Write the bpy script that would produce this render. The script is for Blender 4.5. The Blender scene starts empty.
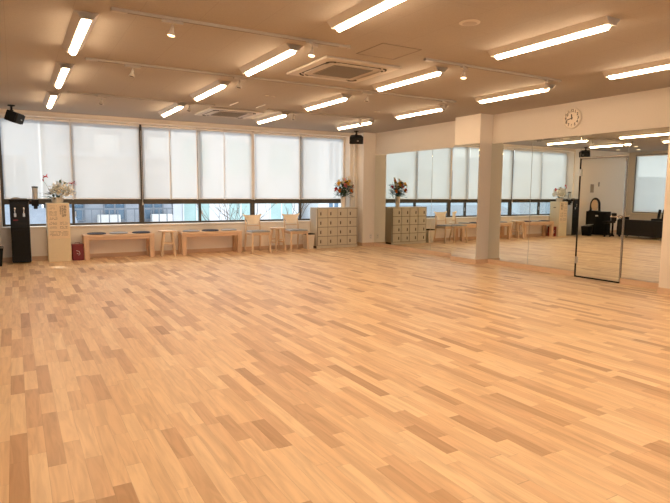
import bpy, bmesh, math, random
from mathutils import Vector, Matrix
random.seed(7)
PI = math.pi
C = bpy.context.scene.collection

# ------------------------------------------------------------------ materials
def new_mat(name):
    m = bpy.data.materials.new(name); m.use_nodes = True
    nt = m.node_tree; nt.nodes.clear()
    out = nt.nodes.new('ShaderNodeOutputMaterial')
    return m, nt, out

def mat(name, col, rough=.5, metal=0., coat=0., noise=0., nscale=20., bump=0., spec=.5, stretch=(1, 1, 1), col2=None):
    m, nt, out = new_mat(name)
    b = nt.nodes.new('ShaderNodeBsdfPrincipled')
    b.inputs['Base Color'].default_value = (*col, 1)
    b.inputs['Roughness'].default_value = rough
    b.inputs['Metallic'].default_value = metal
    b.inputs['Coat Weight'].default_value = coat
    b.inputs['Specular IOR Level'].default_value = spec
    nt.links.new(b.outputs[0], out.inputs[0])
    if noise or bump or col2:
        tc = nt.nodes.new('ShaderNodeTexCoord'); mp = nt.nodes.new('ShaderNodeMapping')
        mp.inputs['Scale'].default_value = stretch
        nz = nt.nodes.new('ShaderNodeTexNoise'); nz.inputs['Scale'].default_value = nscale; nz.inputs['Detail'].default_value = 5
        nt.links.new(tc.outputs['Object'], mp.inputs[0]); nt.links.new(mp.outputs[0], nz.inputs['Vector'])
        if noise or col2:
            r = nt.nodes.new('ShaderNodeValToRGB')
            c2 = col2 or tuple(min(1, c * (1 + noise)) for c in col)
            c1 = col if col2 else tuple(c * (1 - noise) for c in col)
            r.color_ramp.elements[0].color = (*c1, 1); r.color_ramp.elements[0].position = .3
            r.color_ramp.elements[1].color = (*c2, 1); r.color_ramp.elements[1].position = .7
            nt.links.new(nz.outputs['Fac'], r.inputs[0]); nt.links.new(r.outputs[0], b.inputs['Base Color'])
        if bump:
            bp = nt.nodes.new('ShaderNodeBump'); bp.inputs['Strength'].default_value = bump; bp.inputs['Distance'].default_value = .002
            nt.links.new(nz.outputs['Fac'], bp.inputs['Height']); nt.links.new(bp.outputs[0], b.inputs['Normal'])
    return m

def emit(name, col, s):
    m, nt, out = new_mat(name)
    e = nt.nodes.new('ShaderNodeEmission'); e.inputs[0].default_value = (*col, 1); e.inputs[1].default_value = s
    nt.links.new(e.outputs[0], out.inputs[0]); return m

def wood(name, c1, c2, axis=0):
    st = [30, 30, 30]; st[axis] = 2.5
    return mat(name, c1, .45, noise=0, nscale=1.2, stretch=tuple(st), col2=c2, bump=.05)

M = {}
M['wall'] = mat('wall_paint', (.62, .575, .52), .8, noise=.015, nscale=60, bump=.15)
M['wallbright'] = mat('wall_paint_brightened', (.88, .83, .76), .8, noise=.01, nscale=60, bump=.15)  # wall paint lightened: missing light on room-facing faces put into the colour
M['pillarbright'] = mat('pillar_paint_brightened', (.76, .71, .64), .8, noise=.01, nscale=60, bump=.15)  # same wall paint, lightened so the pillars look better lit
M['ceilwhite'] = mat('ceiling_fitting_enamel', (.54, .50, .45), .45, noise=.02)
M['trimwood'] = wood('baseboard_wood', (.60, .42, .28), (.70, .51, .36), 1)
M['trimwoodx'] = wood('baseboard_wood_long', (.60, .42, .28), (.70, .51, .36), 0)
M['sill'] = mat('window_sill_cream', (.80, .74, .66), .5, noise=.02)
M['winframe'] = mat('dark_bronze_window_metal', (.075, .062, .046), .45, .3, noise=.1)
M['whitemetal'] = mat('white_enamelled_metal', (.80, .77, .73), .4, noise=.02)
M['whiteplastic'] = mat('white_plastic', (.80, .78, .74), .45, noise=.02)
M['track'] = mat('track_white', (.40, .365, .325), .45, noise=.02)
M['acgrille'] = mat('grey_ac_grille', (.24, .22, .195), .7, noise=.1, nscale=200)
M['darkslot'] = mat('dark_slot', (.03, .025, .02), .7, noise=.1)
M['black'] = mat('black_plastic', (.007, .007, .007), .4, noise=.1, spec=.25)
M['blackmatte'] = mat('black_matte', (.010, .010, .010), .7, noise=.15, spec=.25)
M['blackleather'] = mat('black_leather', (.012, .010, .009), .55, noise=.2, bump=.3, nscale=120, spec=.25)
M['chrome'] = mat('chrome', (.62, .60, .57), .2, 1., noise=.02)
M['doorsteel'] = mat('door_edge_steel', (.30, .28, .25), .4, .8, noise=.05)
M['steel'] = mat('brushed_steel', (.55, .53, .50), .3, 1., noise=.05)
M['silver'] = mat('silver_side_panel', (.62, .63, .65), .4, .2, noise=.03)
M['locker'] = mat('locker_enamel', (.60, .55, .45), .45, noise=.02)
M['lockerdoor'] = mat('locker_door_enamel', (.62, .57, .46), .42, noise=.02)
M['lockshade'] = mat('locker_gap_shade', (.26, .23, .18), .5, noise=.03)  # locker enamel darkened to paint shade between the doors
M['lockdark'] = mat('locker_card_dark', (.10, .08, .06), .5, noise=.1)
M['cream'] = mat('cream_steel', (.74, .66, .48), .5, noise=.02)
M['poster'] = mat('poster_paper', (.80, .67, .50), .7, noise=.03)
M['ink'] = mat('dark_ink', (.05, .045, .035), .7, noise=.1)
M['red'] = mat('red_lacquer', (.20, .012, .014), .4, noise=.05)
M['benchwood'] = wood('bench_wood', (.64, .45, .31), (.78, .59, .43), 0)
M['benchleg'] = wood('bench_leg_wood', (.60, .41, .27), (.72, .52, .37), 2)
M['beech'] = wood('pale_beech', (.64, .48, .33), (.76, .60, .44), 2)
M['ply'] = wood('pale_bent_plywood', (.88, .78, .64), (.94, .85, .72), 0)
M['navy'] = mat('navy_cushion_fabric', (.035, .045, .075), .9, noise=.2, bump=.4, nscale=150)
M['grey'] = mat('grey_cushion_fabric', (.34, .37, .42), .9, noise=.12, bump=.4, nscale=150)
M['binplastic'] = mat('cream_bin_plastic', (.78, .72, .62), .5, noise=.03)
M['ceramic'] = mat('white_ceramic', (.80, .75, .68), .25, noise=.02)
M['leaf'] = mat('leaf_green', (.03, .075, .025), .5, col2=(.07, .14, .05), nscale=30)
M['leafdark'] = mat('leaf_dark_green', (.02, .06, .02), .5, col2=(.05, .12, .045), nscale=30)
def petal_mat(name, c, k=.5):
    m, nt, out = new_mat(name); N = nt.nodes.new; Lk = nt.links.new
    nz = N('ShaderNodeTexNoise'); nz.inputs['Scale'].default_value = 25
    tc = N('ShaderNodeTexCoord'); Lk(tc.outputs['Object'], nz.inputs['Vector'])
    r = N('ShaderNodeValToRGB'); r.color_ramp.elements[0].color = (*[v*.85 for v in c], 1); r.color_ramp.elements[1].color = (*[min(1, v*1.1) for v in c], 1); Lk(nz.outputs[0], r.inputs[0])
    d = N('ShaderNodeBsdfDiffuse'); t = N('ShaderNodeBsdfTranslucent'); Lk(r.outputs[0], d.inputs[0]); Lk(r.outputs[0], t.inputs[0])
    a = N('ShaderNodeMixShader'); a.inputs[0].default_value = k; Lk(d.outputs[0], a.inputs[1]); Lk(t.outputs[0], a.inputs[2]); Lk(a.outputs[0], out.inputs[0]); return m
M['orchid'] = petal_mat('orchid_petal_white', (.93, .91, .85), .45)
M['orchidlip'] = petal_mat('orchid_lip_yellow', (.60, .38, .12), .2)
M['redpetal'] = petal_mat('petal_red', (.62, .04, .06))
M['pinkpetal'] = petal_mat('petal_pink', (.88, .30, .30))
M['yellowpetal'] = petal_mat('petal_yellow', (.90, .60, .10))
M['orangepetal'] = petal_mat('petal_orange', (.90, .30, .05))
M['creampetal'] = petal_mat('petal_cream', (.90, .80, .62))
M['cuptube'] = petal_mat('pale_translucent_cup_tube', (.90, .94, .98), .8)
M['clockface'] = mat('clock_face', (.74, .66, .55), .35, noise=.02, coat=.6)
M['clockrim'] = mat('clock_rim', (.66, .60, .52), .35, .0, noise=.02)
M['notice'] = mat('notice_grey_paper', (.34, .28, .21), .7, noise=.1, nscale=60)
M['peach'] = mat('peach_cushion_panel', (.75, .56, .38), .7, noise=.03)
M['asphalt'] = mat('asphalt', (.22, .22, .23), .9, noise=.15, nscale=3)
M['bgrey'] = mat('grey_concrete', (.36, .38, .42), .9, noise=.1, nscale=2)
M['bgreydark'] = mat('dark_grey_tile', (.20, .22, .25), .8, noise=.12, nscale=2)
M['bwhite'] = mat('white_render', (.78, .80, .82), .85, noise=.04, nscale=2)
M['bpale'] = mat('pale_blue_panel', (.52, .60, .68), .7, noise=.06, nscale=2)
M['bglass'] = mat('facade_glass_blue', (.12, .19, .27), .12, .3, noise=.2, nscale=1)
M['bteal'] = mat('facade_glass_teal', (.42, .58, .56), .25, .1, noise=.12, nscale=1)
M['roofgrey'] = mat('roof_slate', (.26, .29, .34), .6, noise=.1, nscale=4)
M['bark'] = mat('bark', (.16, .12, .09), .9, noise=.25, nscale=12)
M['autumn'] = mat('autumn_leaf', (.55, .26, .10), .7, noise=.25)
M['lamp'] = emit('fluorescent_diffuser', (1.0, .72, .45), 20)
M['spotlit'] = emit('spot_lamp_glow', (1.0, .62, .30), 5)
M['downlit'] = emit('downlight_glow', (1.0, .72, .42), 1.6)
M['lampoff'] = mat('unlit_spot_lens', (.10, .08, .06), .3, noise=.1)

def floor_mat():
    m, nt, out = new_mat('birch_strip_parquet'); N = nt.nodes.new; Lk = nt.links.new
    b = N('ShaderNodeBsdfPrincipled'); Lk(b.outputs[0], out.inputs[0])
    tc = N('ShaderNodeTexCoord'); sp = N('ShaderNodeSeparateXYZ'); Lk(tc.outputs['Object'], sp.inputs[0])
    def math_(op, a, bb=None, cc=None):
        n = N('ShaderNodeMath'); n.operation = op
        for i, v in enumerate((a, bb, cc)):
            if v is None: continue
            if isinstance(v, (int, float)): n.inputs[i].default_value = v
            else: Lk(v, n.inputs[i])
        return n.outputs[0]
    W = .076
    xs = math_('DIVIDE', sp.outputs[0], W); col = math_('FLOOR', xs)
    w1 = N('ShaderNodeTexWhiteNoise'); w1.noise_dimensions = '1D'; Lk(col, w1.inputs['W'])
    yy = math_('ADD', math_('DIVIDE', sp.outputs[1], .50), math_('MULTIPLY', w1.outputs[0], 9.3))
    wob = math_('MULTIPLY', math_('SINE', math_('ADD', math_('MULTIPLY', yy, 2.7), math_('MULTIPLY', col, 1.7))), .2)
    yy = math_('ADD', yy, wob); row = math_('FLOOR', yy)
    cb = N('ShaderNodeCombineXYZ'); Lk(col, cb.inputs[0]); Lk(row, cb.inputs[1])
    w2 = N('ShaderNodeTexWhiteNoise'); w2.noise_dimensions = '2D'; Lk(cb.outputs[0], w2.inputs['Vector'])
    r = N('ShaderNodeValToRGB'); Lk(w2.outputs[0], r.inputs[0]); cr = r.color_ramp
    cr.elements[0].position = 0; cr.elements[0].color = (.56, .34, .19, 1)
    cr.elements[1].position = 1; cr.elements[1].color = (.94, .73, .49, 1)
    for p, c in ((.06, (.64, .41, .235)), (.18, (.75, .51, .31)), (.45, (.85, .615, .385)), (.75, (.90, .67, .43))):
        e = cr.elements.new(p); e.color = (*c, 1)
    # grain: stretched noise, shifted plank by plank
    sh = N('ShaderNodeVectorMath'); sh.operation = 'MULTIPLY_ADD'
    Lk(w2.outputs['Color'], sh.inputs[0]); sh.inputs[1].default_value = (40, 40, 40)
    mp = N('ShaderNodeMapping'); mp.inputs['Scale'].default_value = (26, 2.2, 1); Lk(tc.outputs['Object'], mp.inputs[0]); Lk(mp.outputs[0], sh.inputs[2])
    nz = N('ShaderNodeTexNoise'); nz.inputs['Scale'].default_value = 1; nz.inputs['Detail'].default_value = 5; nz.inputs['Distortion'].default_value = 1.2
    Lk(sh.outputs[0], nz.inputs['Vector'])
    g = N('ShaderNodeValToRGB'); Lk(nz.outputs[0], g.inputs[0])
    g.color_ramp.elements[0].position = .28; g.color_ramp.elements[0].color = (.82, .785, .75, 1)
    g.color_ramp.elements[1].position = .62; g.color_ramp.elements[1].color = (1.04, 1.03, 1.02, 1)
    mx = N('ShaderNodeMix'); mx.data_type = 'RGBA'; mx.blend_type = 'MULTIPLY'; mx.inputs['Factor'].default_value = 1
    Lk(r.outputs[0], mx.inputs['A']); Lk(g.outputs[0], mx.inputs['B'])
    # hairline joints
    fx = math_('FRACT', xs); fy = math_('FRACT', yy)
    ex = math_('LESS_THAN', fx, .018); ey = math_('LESS_THAN', fy, .004)
    ed = math_('MULTIPLY', math_('MAXIMUM', ex, ey), .35)
    m2 = N('ShaderNodeMix'); m2.data_type = 'RGBA'; Lk(ed, m2.inputs['Factor']); Lk(mx.outputs['Result'], m2.inputs['A'])
    m2.inputs['B'].default_value = (.22, .12, .06, 1)
    Lk(m2.outputs['Result'], b.inputs['Base Color'])
    b.inputs['Roughness'].default_value = .36; b.inputs['Specular IOR Level'].default_value = .42
    return m
M['floor'] = floor_mat()

def ceiling_mat():
    m, nt, out = new_mat('ceiling_board'); N = nt.nodes.new; Lk = nt.links.new
    b = N('ShaderNodeBsdfPrincipled'); Lk(b.outputs[0], out.inputs[0]); b.inputs['Roughness'].default_value = .9
    tc = N('ShaderNodeTexCoord'); mp = N('ShaderNodeMapping'); mp.inputs['Rotation'].default_value = (0, 0, PI / 2); Lk(tc.outputs['Object'], mp.inputs[0])
    br = N('ShaderNodeTexBrick'); Lk(mp.outputs[0], br.inputs['Vector'])
    br.inputs['Scale'].default_value = 1; br.inputs['Brick Width'].default_value = .91; br.inputs['Row Height'].default_value = .455
    br.inputs['Mortar Size'].default_value = .0018; br.inputs['Mortar Smooth'].default_value = .3
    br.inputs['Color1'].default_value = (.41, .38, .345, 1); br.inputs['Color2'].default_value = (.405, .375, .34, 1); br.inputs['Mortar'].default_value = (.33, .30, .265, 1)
    nz = N('ShaderNodeTexNoise'); nz.inputs['Scale'].default_value = 90; nz.inputs['Detail'].default_value = 6; Lk(tc.outputs['Object'], nz.inputs['Vector'])
    r = N('ShaderNodeValToRGB'); Lk(nz.outputs[0], r.inputs[0])
    r.color_ramp.elements[0].position = .35; r.color_ramp.elements[0].color = (.93, .93, .93, 1)
    r.color_ramp.elements[1].position = .6; r.color_ramp.elements[1].color = (1, 1, 1, 1)
    mx = N('ShaderNodeMix'); mx.data_type = 'RGBA'; mx.blend_type = 'MULTIPLY'; mx.inputs['Factor'].default_value = 1
    Lk(br.outputs['Color'], mx.inputs['A']); Lk(r.outputs[0], mx.inputs['B']); Lk(mx.outputs['Result'], b.inputs['Base Color'])
    return m
M['ceiling'] = ceiling_mat()

def blind_mat():
    m, nt, out = new_mat('white_screen_fabric'); N = nt.nodes.new; Lk = nt.links.new
    d = N('ShaderNodeBsdfDiffuse'); d.inputs[0].default_value = (.78, .77, .74, 1)
    t = N('ShaderNodeBsdfTranslucent'); t.inputs[0].default_value = (.75, .745, .72, 1)
    x = N('ShaderNodeBsdfTransparent')
    tc = N('ShaderNodeTexCoord'); wv = N('ShaderNodeTexNoise'); wv.inputs['Scale'].default_value = 3
    Lk(tc.outputs['Object'], wv.inputs['Vector'])
    r = N('ShaderNodeMapRange'); Lk(wv.outputs[0], r.inputs[0]); r.inputs['To Min'].default_value = .14; r.inputs['To Max'].default_value = .17
    a = N('ShaderNodeMixShader'); a.inputs[0].default_value = .62; Lk(d.outputs[0], a.inputs[1]); Lk(t.outputs[0], a.inputs[2])
    b = N('ShaderNodeMixShader'); Lk(r.outputs[0], b.inputs[0]); Lk(a.outputs[0], b.inputs[1]); Lk(x.outputs[0], b.inputs[2])
    Lk(b.outputs[0], out.inputs[0]); return m
M['blind'] = blind_mat()

def glass_mat(name, tint=(.95, .97, .98), refl=.5, rough=0.):
    m, nt, out = new_mat(name); N = nt.nodes.new; Lk = nt.links.new
    t = N('ShaderNodeBsdfTransparent'); t.inputs[0].default_value = (*tint, 1)
    g = N('ShaderNodeBsdfGlossy'); g.inputs['Roughness'].default_value = rough
    f = N('ShaderNodeLayerWeight'); f.inputs[0].default_value = .25
    k = N('ShaderNodeMath'); k.operation = 'MULTIPLY'; Lk(f.outputs['Fresnel'], k.inputs[0]); k.inputs[1].default_value = refl
    s = N('ShaderNodeMixShader'); Lk(k.outputs[0], s.inputs[0]); Lk(t.outputs[0], s.inputs[1]); Lk(g.outputs[0], s.inputs[2]); Lk(s.outputs[0], out.inputs[0])
    return m
M['glass'] = glass_mat('window_glass')
def mirror_mat():
    m, nt, out = new_mat('silvered_mirror'); g = nt.nodes.new('ShaderNodeBsdfGlossy')
    g.inputs['Color'].default_value = (.82, .85, .79, 1); g.inputs['Roughness'].default_value = 0.
    nt.links.new(g.outputs[0], out.inputs[0]); return m
M['mirror'] = mirror_mat()

# ------------------------------------------------------------------ mesh helpers
class MB:
    def __init__(s): s.bm = bmesh.new()
    def box(s, a, b, bev=0., rot=None, seg=2):
        x0, y0, z0 = a; x1, y1, z1 = b
        r = bmesh.ops.create_cube(s.bm, size=1)['verts']
        mtx = Matrix.Translation(((x0+x1)/2, (y0+y1)/2, (z0+z1)/2))
        if rot is not None: mtx = mtx @ rot
        mtx = mtx @ Matrix.Diagonal((abs(x1-x0), abs(y1-y0), abs(z1-z0), 1))
        bmesh.ops.transform(s.bm, matrix=mtx, verts=r)
        if bev:
            es = list({e for v in r for e in v.link_edges})
            bmesh.ops.bevel(s.bm, geom=es, offset=bev, segments=seg, affect='EDGES', profile=.5)
        return s
    def bar(s, p, q, w, d=None, bev=0., up=(0, 0, 1)):
        """square bar from p to q, w across, d the other way"""
        p = Vector(p); q = Vector(q); d = d or w; z = (q-p); L = z.length; z.normalize()
        u = Vector(up)
        if abs(z.dot(u)) > .99: u = Vector((0, 1, 0))
        x = u.cross(z).normalized(); y = z.cross(x)
        R = Matrix((x, y, z)).transposed().to_4x4()
        r = bmesh.ops.create_cube(s.bm, size=1)['verts']
        bmesh.ops.transform(s.bm, matrix=Matrix.Translation((p+q)/2) @ R @ Matrix.Diagonal((w, d, L, 1)), verts=r)
        if bev:
            bmesh.ops.bevel(s.bm, geom=list({e for v in r for e in v.link_edges}), offset=bev, segments=2, affect='EDGES', profile=.5)
        return s
    def cyl(s, p, q, r0, r1=None, n=20, caps=True):
        p = Vector(p); q = Vector(q); r1 = r0 if r1 is None else r1; z = q-p; L = z.length
        if L < 1e-6: return s
        R = z.to_track_quat('Z', 'Y').to_matrix().to_4x4()
        bmesh.ops.create_cone(s.bm, cap_ends=caps, segments=n, radius1=max(r0, 1e-5), radius2=max(r1, 1e-5), depth=L, matrix=Matrix.Translation((p+q)/2) @ R)
        return s
    def ball(s, c, r, sc=(1, 1, 1), rot=None, u=14, v=9):
        mtx = Matrix.Translation(c)
        if rot is not None: mtx = mtx @ rot
        bmesh.ops.create_uvsphere(s.bm, u_segments=u, v_segments=v, radius=r, matrix=mtx @ Matrix.Diagonal((*sc, 1)))
        return s
    def lathe(s, prof, c=(0, 0, 0), n=28, rot=None):
        rings = []
        base = Matrix.Translation(c) @ (rot if rot is not None else Matrix.Identity(4))
        for r, z in prof:
            if r < 1e-5: rings.append([s.bm.verts.new(base @ Vector((0, 0, z)))])
            else: rings.append([s.bm.verts.new(base @ Vector((r*math.cos(2*PI*i/n), r*math.sin(2*PI*i/n), z))) for i in range(n)])
        for a, b in zip(rings, rings[1:]):
            for i in range(n):
                j = (i+1) % n
                if len(a) == 1 and len(b) == 1: continue
                if len(a) == 1: s.bm.faces.new((a[0], b[j], b[i]))
                elif len(b) == 1: s.bm.faces.new((a[i], a[j], b[0]))
                else: s.bm.faces.new((a[i], a[j], b[j], b[i]))
        return s
    def prism(s, outline, h0, h1, mtx=None):
        """outline in xy, from z=h0 to h1, then transformed by mtx"""
        mtx = mtx if mtx is not None else Matrix.Identity(4)
        lo = [s.bm.verts.new(mtx @ Vector((x, y, h0))) for x, y in outline]
        hi = [s.bm.verts.new(mtx @ Vector((x, y, h1))) for x, y in outline]
        n = len(outline)
        s.bm.faces.new(hi); s.bm.faces.new(list(reversed(lo)))
        for i in range(n): s.bm.faces.new((lo[i], lo[(i+1) % n], hi[(i+1) % n], hi[i]))
        return s
    def tube(s, pts, r, n=8):
        """r: a radius or one per point"""
        pts = [Vector(p) for p in pts]
        rs = r if isinstance(r, (list, tuple)) else [r]*len(pts)
        rings = []
        for i, p in enumerate(pts):
            t = (pts[min(i+1, len(pts)-1)] - pts[max(i-1, 0)]).normalized()
            u = Vector((0, 0, 1)) if abs(t.z) < .9 else Vector((1, 0, 0))
            x = t.cross(u).normalized(); y = x.cross(t)
            rings.append([s.bm.verts.new(p + rs[i]*(x*math.cos(2*PI*k/n)+y*math.sin(2*PI*k/n))) for k in range(n)])
        for a, b in zip(rings, rings[1:]):
            for k in range(n): s.bm.faces.new((a[k], a[(k+1) % n], b[(k+1) % n], b[k]))
        s.bm.faces.new(rings[0]); s.bm.faces.new(list(reversed(rings[-1])))
        return s
    def petal(s, c, d, L, w, cup=.25, th=.0):
        """a cupped leaf-shaped blade from c towards d"""
        c = Vector(c); d = Vector(d).normalized(); u = Vector((0, 0, 1)) if abs(d.z) < .9 else Vector((1, 0, 0))
        sx = d.cross(u).normalized(); nrm = sx.cross(d).normalized()
        rows = []
        for t, ww in ((0, .12), (.25, .7), (.55, 1), (.8, .75), (1, .08)):
            p = c + d*L*t + nrm*(L*cup*t*t)
            rows.append([s.bm.verts.new(p + sx*w*.5*ww*k + nrm*(abs(k)*w*.12*ww)) for k in (-1, 0, 1)])
        for a, b in zip(rows, rows[1:]):
            for k in range(2): s.bm.faces.new((a[k], a[k+1], b[k+1], b[k]))
        return s
    def build(s, name, m, parent=None, smooth=False, loc=None):
        bmesh.ops.recalc_face_normals(s.bm, faces=s.bm.faces)
        me = bpy.data.meshes.new(name); s.bm.to_mesh(me); s.bm.free()
        if smooth:
            for p in me.polygons: p.use_smooth = True
            try: me.set_sharp_from_angle(angle=math.radians(40))
            except Exception: pass
        me.materials.append(M[m] if isinstance(m, str) else m)
        o = bpy.data.objects.new(name, me); C.objects.link(o)
        if parent is not None: o.parent = parent
        if loc is not None: o.location = loc
        return o

def tag(o, label=None, cat=None, group=None, kind=None):
    if label: o['label'] = label
    if cat: o['category'] = cat
    if group: o['group'] = group
    if kind: o['kind'] = kind
    return o
def thing(name, label, cat, loc=(0, 0, 0), rz=0., group=None):
    o = bpy.data.objects.new(name, None); C.objects.link(o); o.location = loc; o.rotation_euler = (0, 0, rz)
    o.empty_display_size = .1
    return tag(o, label, cat, group)
def kids(o): return [c for c in C.objects if c.parent == o]
def dup(root, loc, rz=None, label=None, group=None):
    def rec(o, par):
        c = o.copy(); C.objects.link(c)
        if par is not None: c.parent = par
        for k in kids(o): rec(k, c)
        return c
    r = rec(root, None); r.location = loc
    if rz is not None: r.rotation_euler = (0, 0, rz)
    if label: r['label'] = label
    if group: r['group'] = group
    return r
def struct(o, label=None): o['kind'] = 'structure'; (label and tag(o, label)); return o
def text_mesh(name, txt, size, m, parent, mtx, th=.0006):
    cu = bpy.data.curves.new(name, 'FONT'); cu.body = txt; cu.size = size; cu.align_x = 'CENTER'; cu.align_y = 'CENTER'; cu.extrude = th; cu.offset = size*.035
    t = bpy.data.objects.new(name, cu); C.objects.link(t)
    bpy.context.view_layer.update()
    me = bpy.data.meshes.new_from_object(t.evaluated_get(bpy.context.evaluated_depsgraph_get()))
    bpy.data.objects.remove(t); me.transform(mtx); me.materials.clear(); me.materials.append(M[m])
    o = bpy.data.objects.new(name, me); C.objects.link(o); o.parent = parent
    return o

# ------------------------------------------------------------------ room dimensions (metres)
XL, XR, YF, YB, H = -3.0, 7.37, -6.4, 11.17, 2.63
SILL, WX0, WX1, WTOP = .605, -.20, 6.86, 2.545    # window band in the back wall
YG = 11.46                                      # window plane, set back in the wall

struct(MB().box((XL-.2, YF-.2, -.12), (XR+.2, YB+.5, 0)).build('floor', 'floor'))
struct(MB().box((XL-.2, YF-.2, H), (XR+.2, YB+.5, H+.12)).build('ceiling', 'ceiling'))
# back wall: below, above and at both ends of the window band
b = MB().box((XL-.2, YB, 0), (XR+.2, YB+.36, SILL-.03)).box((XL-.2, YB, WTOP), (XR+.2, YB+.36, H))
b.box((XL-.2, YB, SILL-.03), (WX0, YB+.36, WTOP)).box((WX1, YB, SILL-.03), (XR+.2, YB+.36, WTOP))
wall_back = struct(b.build('wall_back', 'wallbright'))
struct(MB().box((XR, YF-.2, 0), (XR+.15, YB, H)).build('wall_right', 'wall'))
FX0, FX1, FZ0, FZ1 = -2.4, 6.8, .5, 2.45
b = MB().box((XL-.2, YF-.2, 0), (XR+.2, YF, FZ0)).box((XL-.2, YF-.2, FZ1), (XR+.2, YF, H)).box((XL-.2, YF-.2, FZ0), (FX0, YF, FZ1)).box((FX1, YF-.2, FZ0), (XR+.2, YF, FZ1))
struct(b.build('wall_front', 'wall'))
# left wall with its window
LY0, LY1, LZ0, LZ1 = 8.2, 10.95, .66, 2.54
b = MB().box((XL-.2, YF, 0), (XL, LY0, H)).box((XL-.2, LY1, 0), (XL, YB, H)).box((XL-.2, LY0, 0), (XL, LY1, LZ0)).box((XL-.2, LY0, LZ1), (XL, LY1, H))
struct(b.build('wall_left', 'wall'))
# pillars
struct(MB().box((7.04, 10.86, 0), (XR, YB, H)).build('pillar_corner', 'wallbright'))
struct(MB().box((7.075, 7.2, 0), (XR, 7.84, H)).build('pillar_middle', 'pillarbright'))
struct(MB().box((7.075, 3.3, 0), (XR, 3.96, H)).build('pillar_near', 'pillarbright'))
struct(MB().box((-.78, 11.0, 0), (-.24, YB, H)).build('pillar_left', 'wallbright'))
# baseboards
BH, BT = .078, .012
struct(MB().box((-.24, YB-BT, 0), (7.04, YB, BH), .002).build('baseboard_back', 'trimwoodx'))
b = MB()
for y0, y1 in ((7.84, 10.86), (5.39, 7.2), (3.96, 4.66), (YF, 3.3)): b.box((XR-.022, y0, 0), (XR, y1, BH), .002)
for y0, y1 in ((7.2, 7.84), (3.3, 3.96)):
    b.box((7.075-.014, y0-.012, 0), (7.075, y1+.012, BH), .002).box((7.075, y0-.012, 0), (XR, y0, BH), .002)
b.box((7.04-.012, 10.848, 0), (7.04, YB-BT, BH), .002).box((7.04, 10.848, 0), (XR-.022, 10.86, BH), .002)
struct(b.build('baseboard_right', 'trimwood'))
struct(MB().box((XL, YF, 0), (XL+BT, YB, BH), .002).box((XL, YB-BT, 0), (-.78, YB, BH), .002).build('baseboard_left', 'trimwood'))
# two socket plates low on the corner pillar
# sill ledge
struct(MB().box((WX0-.02, YB-.02, SILL-.03), (WX1+.02, YG+.02, SILL), .004).build('trim_1', 'sill'))
struct(MB().box((WX0-.05, YB-.012, WTOP), (WX1+.05, YB, WTOP+.035), .003).build('trim_2', 'sill'))

# ------------------------------------------------------------------ windows
BAYS = [(WX0, 2.18), (2.18, 4.53), (4.53, WX1)]
RAIL0, RAIL1 = .995, 1.095
for i, (x0, x1) in enumerate(BAYS):
    w = struct(thing(f'window_{i+1}', None, None, (x0, YG, SILL)))
    L = x1-x0; zt = WTOP-SILL
    f = MB().box((.0, -.03, 0), (.045, .04, zt), .003).box((L-.045, -.03, 0), (L, .04, zt), .003)
    f.box((.045, -.03, 0), (L-.045, .04, .035), .003).box((.045, -.03, zt-.04), (L-.045, .04, zt), .003)
    f.box((.045, -.035, RAIL0-SILL), (L-.045, .04, RAIL1-SILL), .003)
    mid = L/2 if i else 1.15
    f.box((mid-.022, -.032, .035), (mid+.022, .038, RAIL0-SILL), .003)
    f.box((mid-.022, -.032, RAIL1-SILL), (mid+.022, .038, zt-.04), .003)
    f.build('window_frame', 'winframe', w)
    for a, c in ((.045, mid-.022), (mid+.022, L-.045)):
        MB().box((a, 0, .035), (c, .006, RAIL0-SILL)).build('pane', 'glass', w)
        MB().box((a, 0, RAIL1-SILL), (c, .006, zt-.04)).build('pane', 'glass', w)
    MB().box((mid+.028, -.045, .16), (mid+.045, -.03, .26), .003).build('latch', 'steel', w)

w = struct(thing('window_4', None, None, (XL-.06, LY0, LZ0)))
zt = LZ1-LZ0; L = LY1-LY0
f = MB().box((-.03, 0, 0), (.03, .05, zt), .003).box((-.03, L-.05, 0), (.03, L, zt), .003).box((-.03, .05, 0), (.03, L-.05, .04), .003).box((-.03, .05, zt-.04), (.03, L-.05, zt), .003).box((-.03, L/2-.02, .04), (.03, L/2+.02, zt-.04), .003)
f.build('window_frame', 'winframe', w)
for a, c in ((.05, L/2-.02), (L/2+.02, L-.05)): MB().box((-.003, a, .04), (.003, c, zt-.04)).build('pane', 'glass', w)
w = struct(thing('window_5', None, None, (FX0, YF-.1, FZ0)))
L = FX1-FX0; zt = FZ1-FZ0; f = MB().box((0, -.03, 0), (L, .03, .05)).box((0, -.03, zt-.05), (L, .03, zt))
for k in range(5): f.box((k*(L-.05)/4, -.03, .05), (k*(L-.05)/4+.05, .03, zt-.05), .002)
f.build('window_frame', 'winframe', w)
for k in range(4): MB().box((k*(L-.05)/4+.05, -.003, .05), ((k+1)*(L-.05)/4, .003, zt-.05)).build('pane', 'glass', w)
struct(MB().box((XL-.1, LY0-.02, LZ0-.03), (XL+.03, LY1+.02, LZ0), .003).build('trim_3', 'sill'))

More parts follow.
